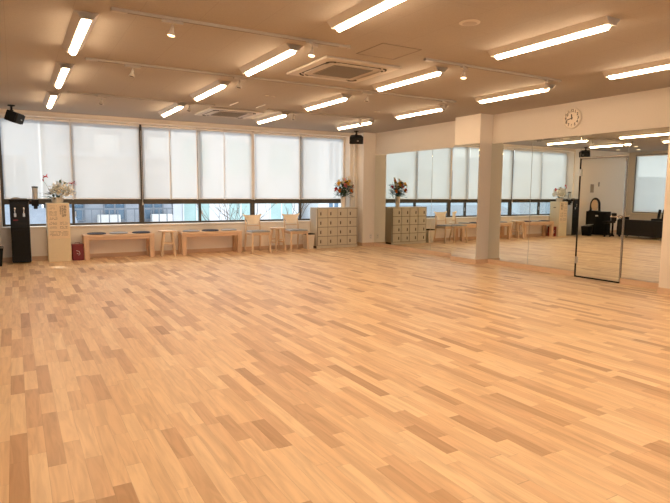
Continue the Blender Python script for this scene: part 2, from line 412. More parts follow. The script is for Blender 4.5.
# roller blinds
BL = [(-.15, .945, 'far left of the window wall, behind the water dispenser'), (.96, 2.165, 'second from the left, above the left bench'),
      (2.215, 2.74, 'just right of the dark post'), (2.76, 3.29, 'narrow one over the right bench, left half'),
      (3.31, 3.875, 'narrow one over the right bench, right half'), (3.895, 4.49, 'narrow one above the left chair'),
      (4.565, 5.65, 'wide one above the round stool'), (5.67, 6.80, 'rightmost one, above the lockers and the bouquet')]
for x0, x1, where in BL:
    r = thing('roller_blind', 'white screen roller blind, ' + where, 'blind', (x0, YG-.075, 1.10), group='white roller blinds in the window wall')
    L = x1-x0
    sh = MB(); nn = max(4, int(L/.12)); top = WTOP-1.10-.03
    for k in range(nn):      # a very slightly billowing cloth, 1 mm thick
        a = L*k/nn; c = L*(k+1)/nn
        ya = .0022*math.sin(k*1.3+x0*5); yc = .0022*math.sin((k+1)*1.3+x0*5)
        v = [sh.bm.verts.new(p) for p in ((a, ya, .0), (c, yc, .0), (c, yc*.2, top), (a, ya*.2, top))]
        sh.bm.faces.new(v)
    bmesh.ops.remove_doubles(sh.bm, verts=sh.bm.verts, dist=1e-5)
    s_ = sh.build('blind_fabric', 'blind', r, smooth=True)
    MB().box((0, -.006, -.008), (L, .006, .006), .002).build('bottom_bar', 'whiteplastic', r)
    MB().cyl((0, 0, top+.005), (L, 0, top+.005), .024).build('roller_tube', 'whitemetal', r, smooth=True)
for x, ww in ((.952, .016), (2.75, .02), (3.30, .02), (3.885, .02), (4.528, .07), (5.66, .02), (6.825, .05)):
    struct(MB().box((x-ww/2, YG-.062, 1.08), (x+ww/2, YG-.040, WTOP-.01), .002).build('trim_4', 'whitemetal'))
r = thing('roller_blind', 'large white side-window blind, seen in the mirror above the black sofa', 'blind', (XL+.0-.01, LY0+.03, LZ0+.02))
sh = MB(); L = LY1-LY0-.06
v = [sh.bm.verts.new(p) for p in ((0, 0, .02), (0, L, .02), (0, L, 1.82), (0, 0, 1.82))]; sh.bm.faces.new(v)
sh.build('blind_fabric', 'blind', r); MB().box((-.008, 0, 0), (.008, L, .02), .003).build('bottom_bar', 'whiteplastic', r)
MB().cyl((0, 0, 1.825), (0, L, 1.825), .022).build('roller_tube', 'whitemetal', r, smooth=True)
# pull chains at the two dark posts
for x, wh in ((2.195, 'hanging at the left dark window post'), (4.55, 'hanging at the right dark window post')):
    c = MB().tube([(0, 0, 0), (.002, 0, .5), (0, 0, 1.42)], .004, 6)
    c.ball((0, 0, 0), .014, (1, 1, 2.2))
    tag(c.build('blind_chain', 'whiteplastic', loc=(x, YG-.085, 1.0 if x < 3 else 1.10)), 'thin white blind pull chain ' + wh, 'blind chain', 'blind pull chains')
# narrow curtain strip right of the last blind
# ------------------------------------------------------------------ mirrors and the mirror door
MZ0, MZ1 = .082, 2.125
def mirror(y0, y1, x=XR, z0=MZ0, z1=MZ1, lab=''):
    o = MB().box((-.010, 0, 0), (0, y1-y0, z1-z0), .001, seg=1).build('wall_mirror', 'mirror', loc=(x, y0, z0))
    return tag(o, lab, 'mirror', 'tall frameless wall mirrors')
mirror(8.804, 10.858, lab='tall wall mirror at the far end, reflecting lockers and bouquet')
mirror(7.842, 8.796, lab='wall mirror between the middle pillar and the long far mirror')
mirror(7.203, 7.838, x=7.075, lab='narrow mirror covering the room side of the middle pillar')
mirror(6.304, 7.198, lab='wall mirror just right of the middle pillar, reflecting a tall stool')
mirror(5.402, 6.296, lab='wall mirror between the clock side panel and the door, reflecting the poster stand')
mirror(4.655, 5.398, z0=1.80, lab='short mirror panel above the mirrored door')
mirror(3.962, 4.651, lab='wall mirror between the mirrored door and the near pillar')
d = struct(thing('door_1', 'mirrored door with thin chrome frame and lever handle', None, (XR, 4.655, 0)))
W = .735; DH = 1.785
MB().box((-.03, 0, DH-.012), (0, W, DH), .002).build('door_frame', 'doorsteel', d)
MB().box((-.022, 0, 0), (0, .008, DH-.012), .002).build('lock_stile', 'chrome', d)
tag(MB().box((-.032, W-.014, 0), (0, W, DH), .002).build('hinge_post', 'blackmatte', d), 'dark upright on the hinge side')
MB().box((-.03, 0.014, 0), (0, W-.018, .018), .002).build('threshold', 'blackmatte', d)
MB().box((-.024, .018, .022), (-.012, W-.022, DH-.02), .001, seg=1).build('door_mirror', 'mirror', d)
for z in (.26, 1.57):
    MB().box((-.045, W-.035, z-.05), (-.022, W-.005, z+.05), .003).build('hinge', 'steel', d)
hd = MB().cyl((-.024, .055, .94), (-.034, .055, .94), .026).cyl((-.03, .055, .94), (-.075, .055, .94), .010)
hd.tube([(-.072, .05, .94), (-.076, .09, .94), (-.074, .165, .938)], .010, 10).build('lever_handle', 'chrome', d, smooth=True)

# ------------------------------------------------------------------ ceiling lights
def make_light():
    r = thing('ceiling_light', '', 'ceiling light', (0, 0, H))
    L = 1.25
    prof = [(-.092, 0), (.092, 0), (.042, -.050), (-.042, -.050)]
    mt = Matrix.Rotation(PI/2, 4, 'X')
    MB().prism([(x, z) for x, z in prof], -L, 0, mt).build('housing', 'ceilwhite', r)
    # rounded diffuser bar
    n = 10; bar = MB(); w = .034; rings = []
    for k in range(n+1):
        a = PI*k/n; rings.append((w*math.cos(a), -.046 - .038*math.sin(a)))
    mt2 = Matrix.Rotation(PI/2, 4, 'X')
    bar.prism(rings, -(L-.03-w*.6), -.03-w*.6, mt2)
    for yy, sg in ((.03+w*.6, -1), (L-.03-w*.6, 1)):
        bar.ball((0, yy, -.046), w, (1, .6, .9), u=16, v=10)
    bar.build('light_diffuser', 'lamp', r, smooth=True)
    for yy in (.0, L-.012): MB().box((-.05, yy, -.054), (.05, yy+.012, -.0), .002).build('end_cap', 'ceilwhite', r)
    return r
XS = (.555, 2.345, 4.135, 5.92); YS = (-5.3, -3.25, -1.25, .80, 2.81, 4.83, 6.84, 8.88)
colname = ('leftmost row', 'second row from the left', 'third row from the left', 'row nearest the mirror wall')
rowname = dict(zip(range(7, -1, -1), ('closest to the windows', 'second from the windows', 'third from the windows', 'fourth from the windows', 'fifth from the windows', 'sixth from the windows', 'seventh from the windows', 'farthest from the windows')))
proto = make_light(); first = True
for i, x in enumerate(XS):
    for j, y in enumerate(YS):
        lab = f'long white ceiling light with glowing bar, {colname[i]}, {rowname[j]}'
        if first: o = proto; first = False; o.location = (x, y, H); o['label'] = lab; o['group'] = 'ceiling lights in four rows'
        else: o = dup(proto, (x, y, H), 0, lab, 'ceiling lights in four rows')

# lighting tracks and spots
def rail(x0, x1, y, lab):
    r = thing('lighting_track', lab, 'lighting track', (x0, y, H), group='white lighting tracks across the ceiling')
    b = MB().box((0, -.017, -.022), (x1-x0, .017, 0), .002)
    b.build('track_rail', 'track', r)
    MB().box((.12, -.009, -.024), (x1-x0-.12, .009, -.021)).build('track_slot', 'acgrille', r)
    MB().box((0, -.021, -.026), (.11, .021, 0), .002).build('feed_box', 'track', r)
    MB().box((x1-x0-.03, -.021, -.026), (x1-x0, .021, 0), .002).build('track_end', 'track', r)
rail(.70, 2.82, 4.62, 'short white lighting track nearest the camera, left of the hatch')
rail(3.72, 5.82, 4.61, 'short white lighting track nearest the camera, right of the hatch')
rail(.71, 5.81, 6.45, 'long unbroken white lighting track across the middle of the ceiling')
rail(.71, 2.83, 8.73, 'short white lighting track nearest the windows, left of the far air conditioner')
rail(3.73, 5.84, 8.73, 'short white lighting track nearest the windows, right of the far air conditioner')
def make_spot(lit):
    r = thing('track_spotlight', '', 'spotlight', (0, 0, H))
    MB().box((-.085, -.016, -.048), (.085, .016, -.026), .003).build('adapter_box', 'track', r)
    MB().cyl((0, 0, -.046), (0, 0, -.078), .006, n=12).ball((0, 0, -.08), .011).build('swivel_stem', 'track', r, smooth=True)
    rot = Matrix.Rotation(math.radians(12), 4, 'Y')
    k = .72
    MB().lathe([(a*k, b_*k) for a, b_ in [(0, .0), (.018, 0), (.020, -.028), (.034, -.055), (.047, -.085), (.048, -.09), (.042, -.088), (.03, -.06), (0, -.058)]], (0, 0, -.082), rot=rot).build('lamp_shade', 'ceilwhite', r, smooth=True)
    MB().lathe([(a*k, b_*k) for a, b_ in [(0, -.092), (.030, -.089), (.043, -.079), (.0, -.07)]], (0, 0, -.082), rot=rot).build('lamp_bulb', 'spotlit' if lit else 'lampoff', r, smooth=True)
    return r
sl = make_spot(True); su = make_spot(False)
def spots(y, lst, lit, desc):
    global sl, su
    for x, wh in lst:
        src = sl if lit else su
        lab = f'{"glowing" if lit else "unlit"} white track spotlight on the {desc}, {wh}'
        if not src.get('used'): src['used'] = 1; o = src; o.location = (x, y, H); o['label'] = lab
        else: o = dup(src, (x, y, H), (x*7+y) % 1.0, lab)
        o['group'] = 'spotlights on the ceiling tracks'
spots(4.62, ((1.16, 'at its left end'), (2.42, 'beside the near air conditioner'), (4.27, 'at the left of the right-hand piece'), (5.58, 'at the right end')), True, 'nearest track')
spots(6.45, ((1.18, 'at its left end'), (2.40, 'next to the second light row'), (4.23, 'next to the third light row'), (5.58, 'at its right end')), False, 'middle track')
spots(8.73, ((1.15, 'at the far left'), (2.42, 'left of the far air conditioner'), (4.22, 'right of the far air conditioner'), (5.58, 'at its right end')), False, 'track by the windows')
for o in (sl, su): del o['used']
for o in C.objects:
    if 'used' in o: del o['used']

# air conditioners
def make_ac():
    r = thing('ceiling_air_conditioner', '', 'air conditioner', (0, 0, H))
    a = .475
    MB().box((-a, -a, -.028), (a, a, 0), .012).build('panel', 'ceilwhite', r)
    g = MB().box((-.25, -.25, -.036), (.25, .25, -.027), .004)
    g.build('intake_grille', 'acgrille', r)
    g = MB()
    for k in range(24): g.box((-.235, -.235+.47*k/23.5, -.039), (.235, -.235+.47*k/23.5+.008, -.035))
    g.build('grille_slats', 'acgrille', r)
    for k in range(4):
        rm = Matrix.Rotation(k*PI/2, 4, 'Z')
        s = MB()
        pts = [(-.30, .335), (-.27, .378), (.27, .378), (.30, .335), (.25, .352), (-.25, .352)]
        s.prism(pts, -.0305, -.027, rm).build('outlet_slot', 'darkslot', r)
        pts = [(-.25, .332), (.25, .332), (.245, .362), (-.245, .362)]
        s = MB().prism(pts, -.038, -.0312, rm); s.build('louver', 'ceilwhite', r)
        # dark quarter curves at the corners
        t = MB(); q = [rm @ Vector((.30+.075*math.cos(PI*u/16+0)*1, .30+.075*math.sin(PI*u/16), -.029)) for u in range(9)]
        t.tube(q, .009, 6).build('corner_groove', 'darkslot', r)
    return r
ac = make_ac(); ac.location = (3.27, 5.51, H); ac['label'] = 'square white cassette air conditioner in the ceiling, the near larger-looking one'; ac['group'] = 'ceiling cassette air conditioners'
dup(ac, (3.33, 9.50, H), 0, 'square white cassette air conditioner in the ceiling, the far one by the windows', 'ceiling cassette air conditioners')
# two pale strips beside the far unit
for x, wh in ((3.06, 'left'), (3.51, 'right')):
    tag(MB().box((-.012, 0, -.012), (.012, .36, 0), .002).build('ceiling_strip', 'whiteplastic', loc=(x, 8.30, H)), f'short pale ceiling strip near the far air conditioner, the {wh} one', 'strip', 'pale strips on the ceiling')
# hatch
r = thing('ceiling_hatch', 'square access hatch with thin grey rim in the ceiling beside the near air conditioner', 'hatch', (3.25, 4.59, H))
b = MB()
for s_ in (-1, 1): b.box((s_*.225-.006, -.231, -.004), (s_*.225+.006, .231, 0)).box((-.231, s_*.225-.006, -.004), (.231, s_*.225+.006, 0))
b.build('hatch_rim', 'acgrille', r); MB().box((-.219, -.219, -.002), (.219, .219, 0)).build('hatch_lid', 'ceiling', r)
def disc(name, x, y, rad, lab, cat, lit=False, group=None):
    r = thing(name, lab, cat, (x, y, H), group=group)
    MB().lathe([(rad, 0), (rad, -.003), (rad*.82, -.008), (rad*.45, -.010), (rad*.40, -.009), (0, -.009)], n=28).build('trim_ring', 'ceilwhite', r, smooth=True)
    MB().lathe([(rad*.7, -.009), (rad*.6, -.013), (0, -.014)], n=24).build('lens' if lit else 'cap', 'downlit' if lit else 'track', r, smooth=True)
disc('ceiling_sensor', 3.27, 3.49, .085, 'flat round white sensor on the ceiling between the two nearest right light rows', 'sensor')
disc('smoke_detector', 5.45, 8.0, .05, 'small round white detector on the ceiling near the mirror wall', 'smoke detector')
disc('sprinkler_head', 3.22, 7.55, .028, 'tiny pale ceiling head, left of a close pair', 'sprinkler', group='pair of tiny ceiling heads'); disc('sprinkler_head', 3.32, 7.55, .028, 'tiny pale ceiling head, right of a close pair', 'sprinkler', group='pair of tiny ceiling heads')
for x, y, wh in ((-1.5, 10.6, 'leftmost in the mirror'), (-1.9, 10.2, 'second from left in the mirror'), (-.8, 9.6, 'third from left in the mirror'), (-1.7, 9.0, 'rightmost in the mirror')):
    disc('downlight', x, y, .075, 'small round recessed downlight above the black sofa, ' + wh, 'downlight', True, 'downlights over the side area')

# ------------------------------------------------------------------ speakers
def make_speaker():
    r = thing('ceiling_speaker', '', 'speaker', (0, 0, H))
    MB().lathe([(0, 0), (.055, 0), (.055, -.014), (.02, -.022), (0, -.022)]).cyl((0, 0, -.018), (0, .0, -.085), .016).box((-.03, -.02, -.12), (.03, .02, -.075), .006).build('ceiling_bracket', 'blackmatte', r, smooth=True)
    tilt = Matrix.Rotation(math.radians(20), 4, 'X')
    mt = Matrix.Translation((0, -.03, -.19)) @ tilt @ Matrix.Scale(1.08, 4)
    out = [(-.145, -.085), (.145, -.085), (.105, .085), (-.105, .085)]
    c = MB().prism(out, -.078, .078, mt); bmesh.ops.bevel(c.bm, geom=list(c.bm.edges), offset=.01, segments=2, affect='EDGES')
    c.build('cabinet', 'black', r)
    c = MB().prism([(-.132, -.098), (.132, -.098), (.138, -.084), (-.138, -.084)], -.068, .068, mt)
    c.build('front_grille', 'blackmatte', r)
    c = MB().box((.012, -.104, -.012), (.048, -.096, .0)); bmesh.ops.transform(c.bm, matrix=mt, verts=c.bm.verts); c.build('badge', 'steel', r)
    return r
sp = make_speaker(); sp.location = (.03, 10.62, H); sp.rotation_euler = (0, 0, math.radians(68)); sp['label'] = 'black speaker on a ceiling bracket at the left end of the window wall'; sp['group'] = 'black ceiling-hung speakers'
dup(sp, (6.74, 10.72, H), math.radians(-30), 'black speaker on a ceiling bracket before the corner pillar, above the lockers', 'black ceiling-hung speakers')

# ------------------------------------------------------------------ wall clock
r = thing('wall_clock', 'round white wall clock with black numerals above the mirrors', 'clock', (XR, 5.575, 2.39))
ry = Matrix.Rotation(-PI/2, 4, 'Y')
MB().lathe([(0, 0), (.15, 0), (.157, .012), (.157, .03), (.148, .038), (.140, .034), (.140, .024), (0, .024)], rot=ry, n=48).build('clock_rim', 'clockrim', r, smooth=True)
MB().lathe([(0, .0255), (.139, .0255), (.139, .024)], rot=ry, n=48).build('clock_face', 'clockface', r)
tomt = Matrix(((0, 0, -1, 0), (-1, 0, 0, 0), (0, 1, 0, 0), (0, 0, 0, 1)))   # text xy -> (-Y, Z), facing -X
for n in range(1, 13):
    a = 2*PI*n/12
    px, pz = .108*math.sin(a), .108*math.cos(a)
    text_mesh('numeral', str(n), .058, 'ink', r, Matrix.Translation((-.0265, -px, pz)) @ tomt)
def hand(name, ang, L, w, off):
    a = math.radians(ang); d = Vector((0, -math.sin(a), math.cos(a)))
    MB().bar(Vector((-off, 0, 0)) - d*.02, Vector((-off, 0, 0)) + d*L, w*1.5, .0015, up=(1, 0, 0)).build(name, 'ink', r)
hand('hour_hand', 352, .062, .012, .0285); hand('minute_hand', 256, .095, .009, .0305)
MB().cyl((-.026, 0, 0), (-.034, 0, 0), .008).build('hand_pin', 'ink', r)

# ------------------------------------------------------------------ benches, cushions, stools, chairs
def make_bench(L):
    r = thing('wooden_bench', '', 'bench', (0, 0, 0))
    D = .34
    MB().box((0, 0, .405), (L, D, .455), .006).build('bench_top', 'benchwood', r)
    MB().box((.085, .02, .355), (L-.085, .045, .405), .002).box((.085, D-.045, .355), (L-.085, D-.02, .405), .002).build('apron', 'benchwood', r)
    for x in (.004, L-.089):
        for y in (.004, D-.089): MB().box((x, y, 0), (x+.085, y+.085, .405), .004).build('leg', 'benchleg', r)
    return r
BY = 10.80
be = make_bench(1.235); be.location = (1.045, BY, 0); be['label'] = 'low wooden bench with three round cushions, between the red box and the tall stool'; be['group'] = 'low wooden benches under the windows'
dup(be, (2.80, BY, 0), 0, 'low wooden bench with three round cushions, between the tall stool and the left chair', 'low wooden benches under the windows')
def cushion(x, m, lab, rad=.165):
    r = thing('seat_cushion', lab, 'cushion', (x, BY+.17, .455), group='round seat cushions on the benches')
    MB().lathe([(0, 0), (rad*.92, 0), (rad, .008), (rad, .016), (rad*.9, .026), (rad*.3, .028), (.012, .024), (0, .024)], n=36).build('pad', m, r, smooth=True)
    MB().tube([(rad*.995*math.cos(2*PI*k/36), rad*.995*math.sin(2*PI*k/36), .012) for k in range(37)], .003, 6).build('piping', m, r, smooth=True)
cushion(1.28, 'navy', 'navy round cushion at the left of the left bench'); cushion(1.665, 'grey', 'grey round cushion in the middle of the left bench'); cushion(2.07, 'navy', 'navy round cushion at the right of the left bench')
cushion(3.03, 'grey', 'grey round cushion at the left of the right bench'); cushion(3.42, 'navy', 'navy round cushion in the middle of the right bench', .172); cushion(3.81, 'grey', 'grey round cushion at the right of the right bench')

def make_stool():
    r = thing('wooden_stool', '', 'stool', (0, 0, 0)); Hs = .50
    MB().lathe([(0, Hs-.028), (.165, Hs-.028), (.178, Hs-.02), (.178, Hs-.006), (.170, Hs), (0, Hs)], n=36).build('seat', 'beech', r, smooth=True)
    def P(k, z): t = 1-z/(Hs-.028); rr = .105+.075*t; a = PI/4+k*PI/2-.12; return Vector((rr*math.cos(a), rr*math.sin(a), z))
    for k in range(4): MB().cyl(P(k, 0), P(k, Hs-.026), .018, .020, n=14).build('leg', 'beech', r, smooth=True)
    for k in range(4):
        z = .19 if k % 2 else .25
        MB().cyl(P(k, z), P(k+1, z), .013, n=12).build('stretcher', 'beech', r, smooth=True)
    return r
st = make_stool(); st.location = (2.535, 10.83, 0); st['label'] = 'round-topped pale wooden stool standing between the two benches'; st['group'] = 'round wooden stools'
dup(st, (4.83, 10.80, 0), .3, 'round-topped pale wooden stool standing between the two chairs', 'round wooden stools')

def make_chair():
    """faces -Y; origin between the feet"""
    r = thing('dining_chair', '', 'chair', (0, 0, 0))
    fw, rw, dp = .205, .165, .20    # half widths, half depth
    for s_ in (-1, 1):
        MB().cyl((s_*fw, -dp-.01, 0), (s_*(fw-.018), -dp+.02, .415), .017, .022, n=14).build('leg', 'beech', r, smooth=True)
        MB().tube([(s_*(rw+.012), dp+.055, 0), (s_*(rw+.004), dp+.025, .2), (s_*rw, dp+.002, .42), (s_*(rw-.008), dp+.018, .58), (s_*(rw-.006), dp+.05, .70)], [.016, .020, .022, .018, .014], 12).build('leg', 'beech', r, smooth=True)
        MB().bar((s_*(fw-.02), -dp+.02, .385), (s_*rw, dp, .385), .018, .04, .003).build('side_rail', 'beech', r)
    MB().bar((-fw+.018, -dp+.02, .385), (fw-.018, -dp+.02, .385), .018, .042, .003).bar((-rw, dp, .385), (rw, dp, .385), .018, .042, .003).build('seat_rail', 'beech', r)
    out = []
    for x, y in ((-fw-.015, -dp-.02), (fw+.015, -dp-.02), (rw+.02, dp+.0), (-rw-.02, dp+.0)): out.append((x, y))
    c = MB().prism(out, .405, .425); bmesh.ops.bevel(c.bm, geom=[e for e in c.bm.edges], offset=.008, segments=3, affect='EDGES'); c.build('seat_board', 'beech', r)
    out = [(x*.94, y*.94) for x, y in out]
    c = MB().prism(out, .425, .452); bmesh.ops.bevel(c.bm, geom=[e for e in c.bm.edges], offset=.012, segments=3, affect='EDGES'); c.build('seat_cushion_pad', 'grey', r, smooth=True)
    # winged, waisted backrest, curved in plan
    rows = [(.575, .120, .120), (.62, .128, .128), (.67, .148, .148), (.72, .178, .178), (.765, .208, .208), (.79, .218, .2)]
    n = 14; g = []; bm = bmesh.new()
    for th in (0, .012):
        gg = []
        for z, hw, _ in rows:
            line = []
            for k in range(n+1):
                u = -1+2*k/n; x = hw*u
                zz = z
                if z > .78: zz = z - .035*(1-abs(u)**2.2)        # dipped top edge
                y = dp+.012+(z-.575)*.22 + .035*(1-u*u)*1.0 - .02 + th
                line.append(bm.verts.new((x, y, zz)))
            gg.append(line)
        g.append(gg)
    R_ = len(rows)
    for a in range(R_-1):
        for k in range(n):
            bm.faces.new((g[0][a][k], g[0][a][k+1], g[0][a+1][k+1], g[0][a+1][k])); bm.faces.new((g[1][a][k], g[1][a+1][k], g[1][a+1][k+1], g[1][a][k+1]))
    for k in range(n):
        bm.faces.new((g[0][0][k], g[1][0][k], g[1][0][k+1], g[0][0][k+1])); bm.faces.new((g[0][-1][k], g[0][-1][k+1], g[1][-1][k+1], g[1][-1][k]))
    for a in range(R_-1):
        bm.faces.new((g[0][a][0], g[0][a+1][0], g[1][a+1][0], g[1][a][0])); bm.faces.new((g[0][a][n], g[1][a][n], g[1][a+1][n], g[0][a+1][n]))
    m_ = MB(); m_.bm.free(); m_.bm = bm; m_.build('backrest', 'ply', r, smooth=True)
    MB().bar((-rw+.01, dp+.012, .545), (rw-.01, dp+.012, .545), .014, .022, .003).build('back_rail', 'beech', r)
    return r
ch = make_chair(); ch.location = (4.34, 10.72, 0); ch.rotation_euler = (0, 0, .05); ch['label'] = 'pale wooden chair with winged backrest, between the right bench and the stool'; ch['group'] = 'pale wooden chairs with winged backs'
dup(ch, (5.23, 10.74, 0), .0, 'pale wooden chair with winged backrest, beside the waste bin and lockers', 'pale wooden chairs with winged backs')

# waste bin
r = thing('waste_bin', 'small cream waste bin with dark liner between the right chair and the lockers', 'waste bin', (5.64, 10.93, 0))
def frustum(w0, d0, w1, d1, z0, z1, th=.004):
    m_ = MB(); q = []
    for w, d, z in ((w0, d0, z0), (w1, d1, z1), (w1-th, d1-th, z1), (w0-th, d0-th, z0+th)):
        q.append([m_.bm.verts.new((sx*w, sy*d, z)) for sx, sy in ((-1, -1), (1, -1), (1, 1), (-1, 1))])
    for a, bb in zip(q, q[1:]):
        for k in range(4): m_.bm.faces.new((a[k], a[(k+1) % 4], bb[(k+1) % 4], bb[k]))
    m_.bm.faces.new(q[0]); m_.bm.faces.new(q[-1]); return m_
frustum(.075, .09, .10, .12, 0, .33).build('bin_body', 'binplastic', r)
frustum(.101, .121, .104, .124, .318, .340, .012).build('liner_rim', 'blackmatte', r)

# ------------------------------------------------------------------ lockers
r = thing('shoe_locker', 'grey-beige steel locker with sixteen small doors, below the bouquet', 'locker', (5.80, 10.82, 0))
LW, LD, LH = 1.075, .34, .91
b = MB().box((0, .016, .05), (LW, LD, LH), .004); b.build('carcass', 'locker', r)
MB().box((.015, .03, 0), (LW-.015, LD-.01, .05)).build('plinth', 'lockdark', r)
MB().box((0, .0, .0), (LW, .03, .052), .003).build('kick_board', 'locker', r)
MB().box((.012, .013, .056), (LW-.012, .017, LH-.018)).build('gap_shade_sheet', 'lockshade', r)  # dark sheet behind the doors, shade of the gaps put into colour
cw = (LW-.05)/4; chh = (LH-.05-.03)/4
for i in range(4):
    for j in range(4):
        x0 = .025+i*cw; z0 = .06+j*chh
        dr = MB().box((x0+.008, .0, z0+.008), (x0+cw-.008, .018, z0+chh-.008), .003)
        dr = dr.build('door', 'lockerdoor', r)
        MB().box((x0+.055, -.004, z0+.055), (x0+.085, .001, z0+.125), .002).build('card_holder', 'lockdark', dr)
        MB().cyl((x0+cw-.045, -.006, z0+.075), (x0+cw-.045, .001, z0+.075), .008, n=12).box((x0+.045, -.002, z0+.130), (x0+.1, .001, z0+.145)).build('lock', 'steel', dr)
# vase + bouquet
tag(MB().lathe([(0, 0), (.045, 0), (.050, .01), (.052, .06), (.058, .16), (.064, .245), (.066, .25), (.060, .25), (.054, .16), (.046, .03), (0, .02)], n=32).build('flower_vase', 'ceramic', smooth=True, loc=(6.585, 11.0, LH)), 'tall white ceramic vase on the locker holding the mixed bouquet', 'vase')
rnd = random.Random(3)
r = thing('flower_bouquet', 'mixed bouquet of yellow, red, orange and cream blooms in the white vase', 'bouquet', (6.585, 11.0, LH+.2))
lf = MB()
for k in range(280):
    a = rnd.uniform(0, 2*PI); rr = rnd.uniform(.0, .19); z = rnd.uniform(.04, .36)
    p = Vector((rr*math.cos(a), rr*math.sin(a)*.8, z)); d = Vector((math.cos(a)*1.0, math.sin(a), rnd.uniform(-.3, 1.0)))
    lf.petal(p, d, rnd.uniform(.06, .11), rnd.uniform(.03, .055), rnd.uniform(-.2, .2))
lf.build('foliage', 'leafdark', r)
stm = MB()
fl = [(-.22, -.03, .20, 'redpetal', .036), (-.165, -.06, .33, 'yellowpetal', .045), (-.15, -.08, .17, 'orangepetal', .04), (-.07, -.09, .36, 'creampetal', .036), (-.03, -.13, .29, 'pinkpetal', .042), (.01, -.1, .37, 'yellowpetal', .036), (.04, -.12, .33, 'yellowpetal', .042),
      (.12, -.06, .39, 'yellowpetal', .034), (.13, -.11, .29, 'creampetal', .050), (.20, -.05, .27, 'redpetal', .036), (.14, -.12, .17, 'orangepetal', .036), (-.02, -.02, .44, 'creampetal', .03), (.12, -.02, .48, 'creampetal', .026), (-.11, .02, .40, 'creampetal', .03), (.05, .05, .42, 'pinkpetal', .034)]
for x, y, z, m_, s_ in fl:
    s_ *= 1.45; bl = MB(); c = Vector((x, y, z))
    up = Vector((x*.8-.08, -.22+y, .10)).normalized()
    for ring, (cnt, tl) in enumerate(((7, 1.0), (6, .8), (4, .55))):
        for k in range(cnt):
            a = 2*PI*k/cnt + ring*.5
            t1 = up.orthogonal().normalized(); t2 = up.cross(t1)
            d = (t1*math.cos(a)+t2*math.sin(a))*(1.1-ring*.35) + up*(.45+ring*.45)
            bl.petal(c, d, s_*tl*1.15, s_*.95, .3)
    bl.ball(c+up*s_*.25, s_*.38)
    bl.build('blossom', m_, r)
    stm.tube([(x*.05, y*.05, -.15), (x*.3, y*.3, .05), (x*.8, y*.8, z*.7), (x, y, z)], .0035, 6)
for x, z in ((.09, .50), (.13, .46), (-.07, .46), (.17, .40)): stm.tube([(0, 0, 0), (x*.6, 0, z*.6), (x, 0, z)], .003, 5)
stm.build('stems', 'leaf', r)

# ------------------------------------------------------------------ red box
r = thing('red_box', 'small red box with a pale mark, on the floor beside the poster stand', 'box', (.86, 10.86, 0))
MB().box((0, 0, 0), (.185, .16, .27), .008).build('box_body', 'red', r)
MB().box((-.003, -.003, .262), (.188, .163, .292), .006).build('box_lid', 'red', r)
MB().tube([(.06, -.002, .18), (.11, -.002, .16), (.12, -.002, .12), (.10, -.002, .09)], .005, 6).tube([(.07, -.002, .13), (.09, -.002, .12)], .006, 6).build('pale_mark', 'whiteplastic', r)
MB().tube([(.05, .08, .292), (.05, .08, .315), (.13, .08, .315), (.13, .08, .292)], .005, 8).build('carry_handle', 'red', r)

# ------------------------------------------------------------------ poster stand
r = thing('poster_stand', 'tall cream cabinet with a printed notice on its front, under the white orchids', 'cabinet', (.475, 10.80, 0))
PW, PD, PH = .36, .34, 1.03
MB().box((0, .0, 0), (PW, PD, PH), .006).build('cabinet_body', 'cream', r)
MB().box((.012, -.008, .41), (PW-.012, 0, PH-.012), .002, seg=1).build('poster_frame', 'poster', r)
lines = MB(); rn = random.Random(11)
def run(x0, z0, w, n, dz, hgt=.006):
    for k in range(n):
        x = x0
        while x < x0+w:
            ww = rn.uniform(.006, .018)
            if rn.random() < .8: lines.box((x, -.0095, z0-k*dz-hgt), (min(x+ww, x0+w), -.008, z0-k*dz))
            x += ww+.005
run(.035, .985, .13, 1, .02); run(.035, .95, .10, 2, .018); run(.035, .885, .12, 4, .02); run(.035, .79, .13, 3, .02)
run(.035, .70, .13, 3, .018); run(.20, .70, .12, 3, .018); run(.035, .62, .12, 2, .02); run(.20, .625, .12, 3, .016); run(.035, .535, .29, 4, .022)
lines.build('small_print', 'ink', r)
big = MB()
for cx_, zt_, n_, s_ in ((.215, .975, 6, .022), (.285, .985, 4, .044), (.245, .985, 6, .030)):
    for k in range(n_):
        z = zt_-k*(s_*1.12); y0, y1 = -.0098, -.008; h2 = s_/2
        big.box((cx_-h2, y0, z-s_*.12), (cx_+h2, y1, z)); big.box((cx_-h2*.9, y0, z-s_*.55), (cx_+h2*.9, y1, z-s_*.43))
        big.box((cx_-s_*.07, y0, z-s_), (cx_+s_*.07, y1, z))
        if rn.random() < .6: big.box((cx_-h2, y0, z-s_), (cx_-h2*.75, y1, z-s_*.3))
        if rn.random() < .6: big.box((cx_+h2*.7, y0, z-s_*.9), (cx_+h2, y1, z-s_*.2))
big.build('title_lettering', 'ink', r)
MB().cyl((PW/2, -.004, .39), (PW/2, 0, .39), .006).build('lock', 'steel', r)
MB().box((PW, .13, .84), (PW+.006, .21, .865), .002).build('side_handle', 'lockdark', r)

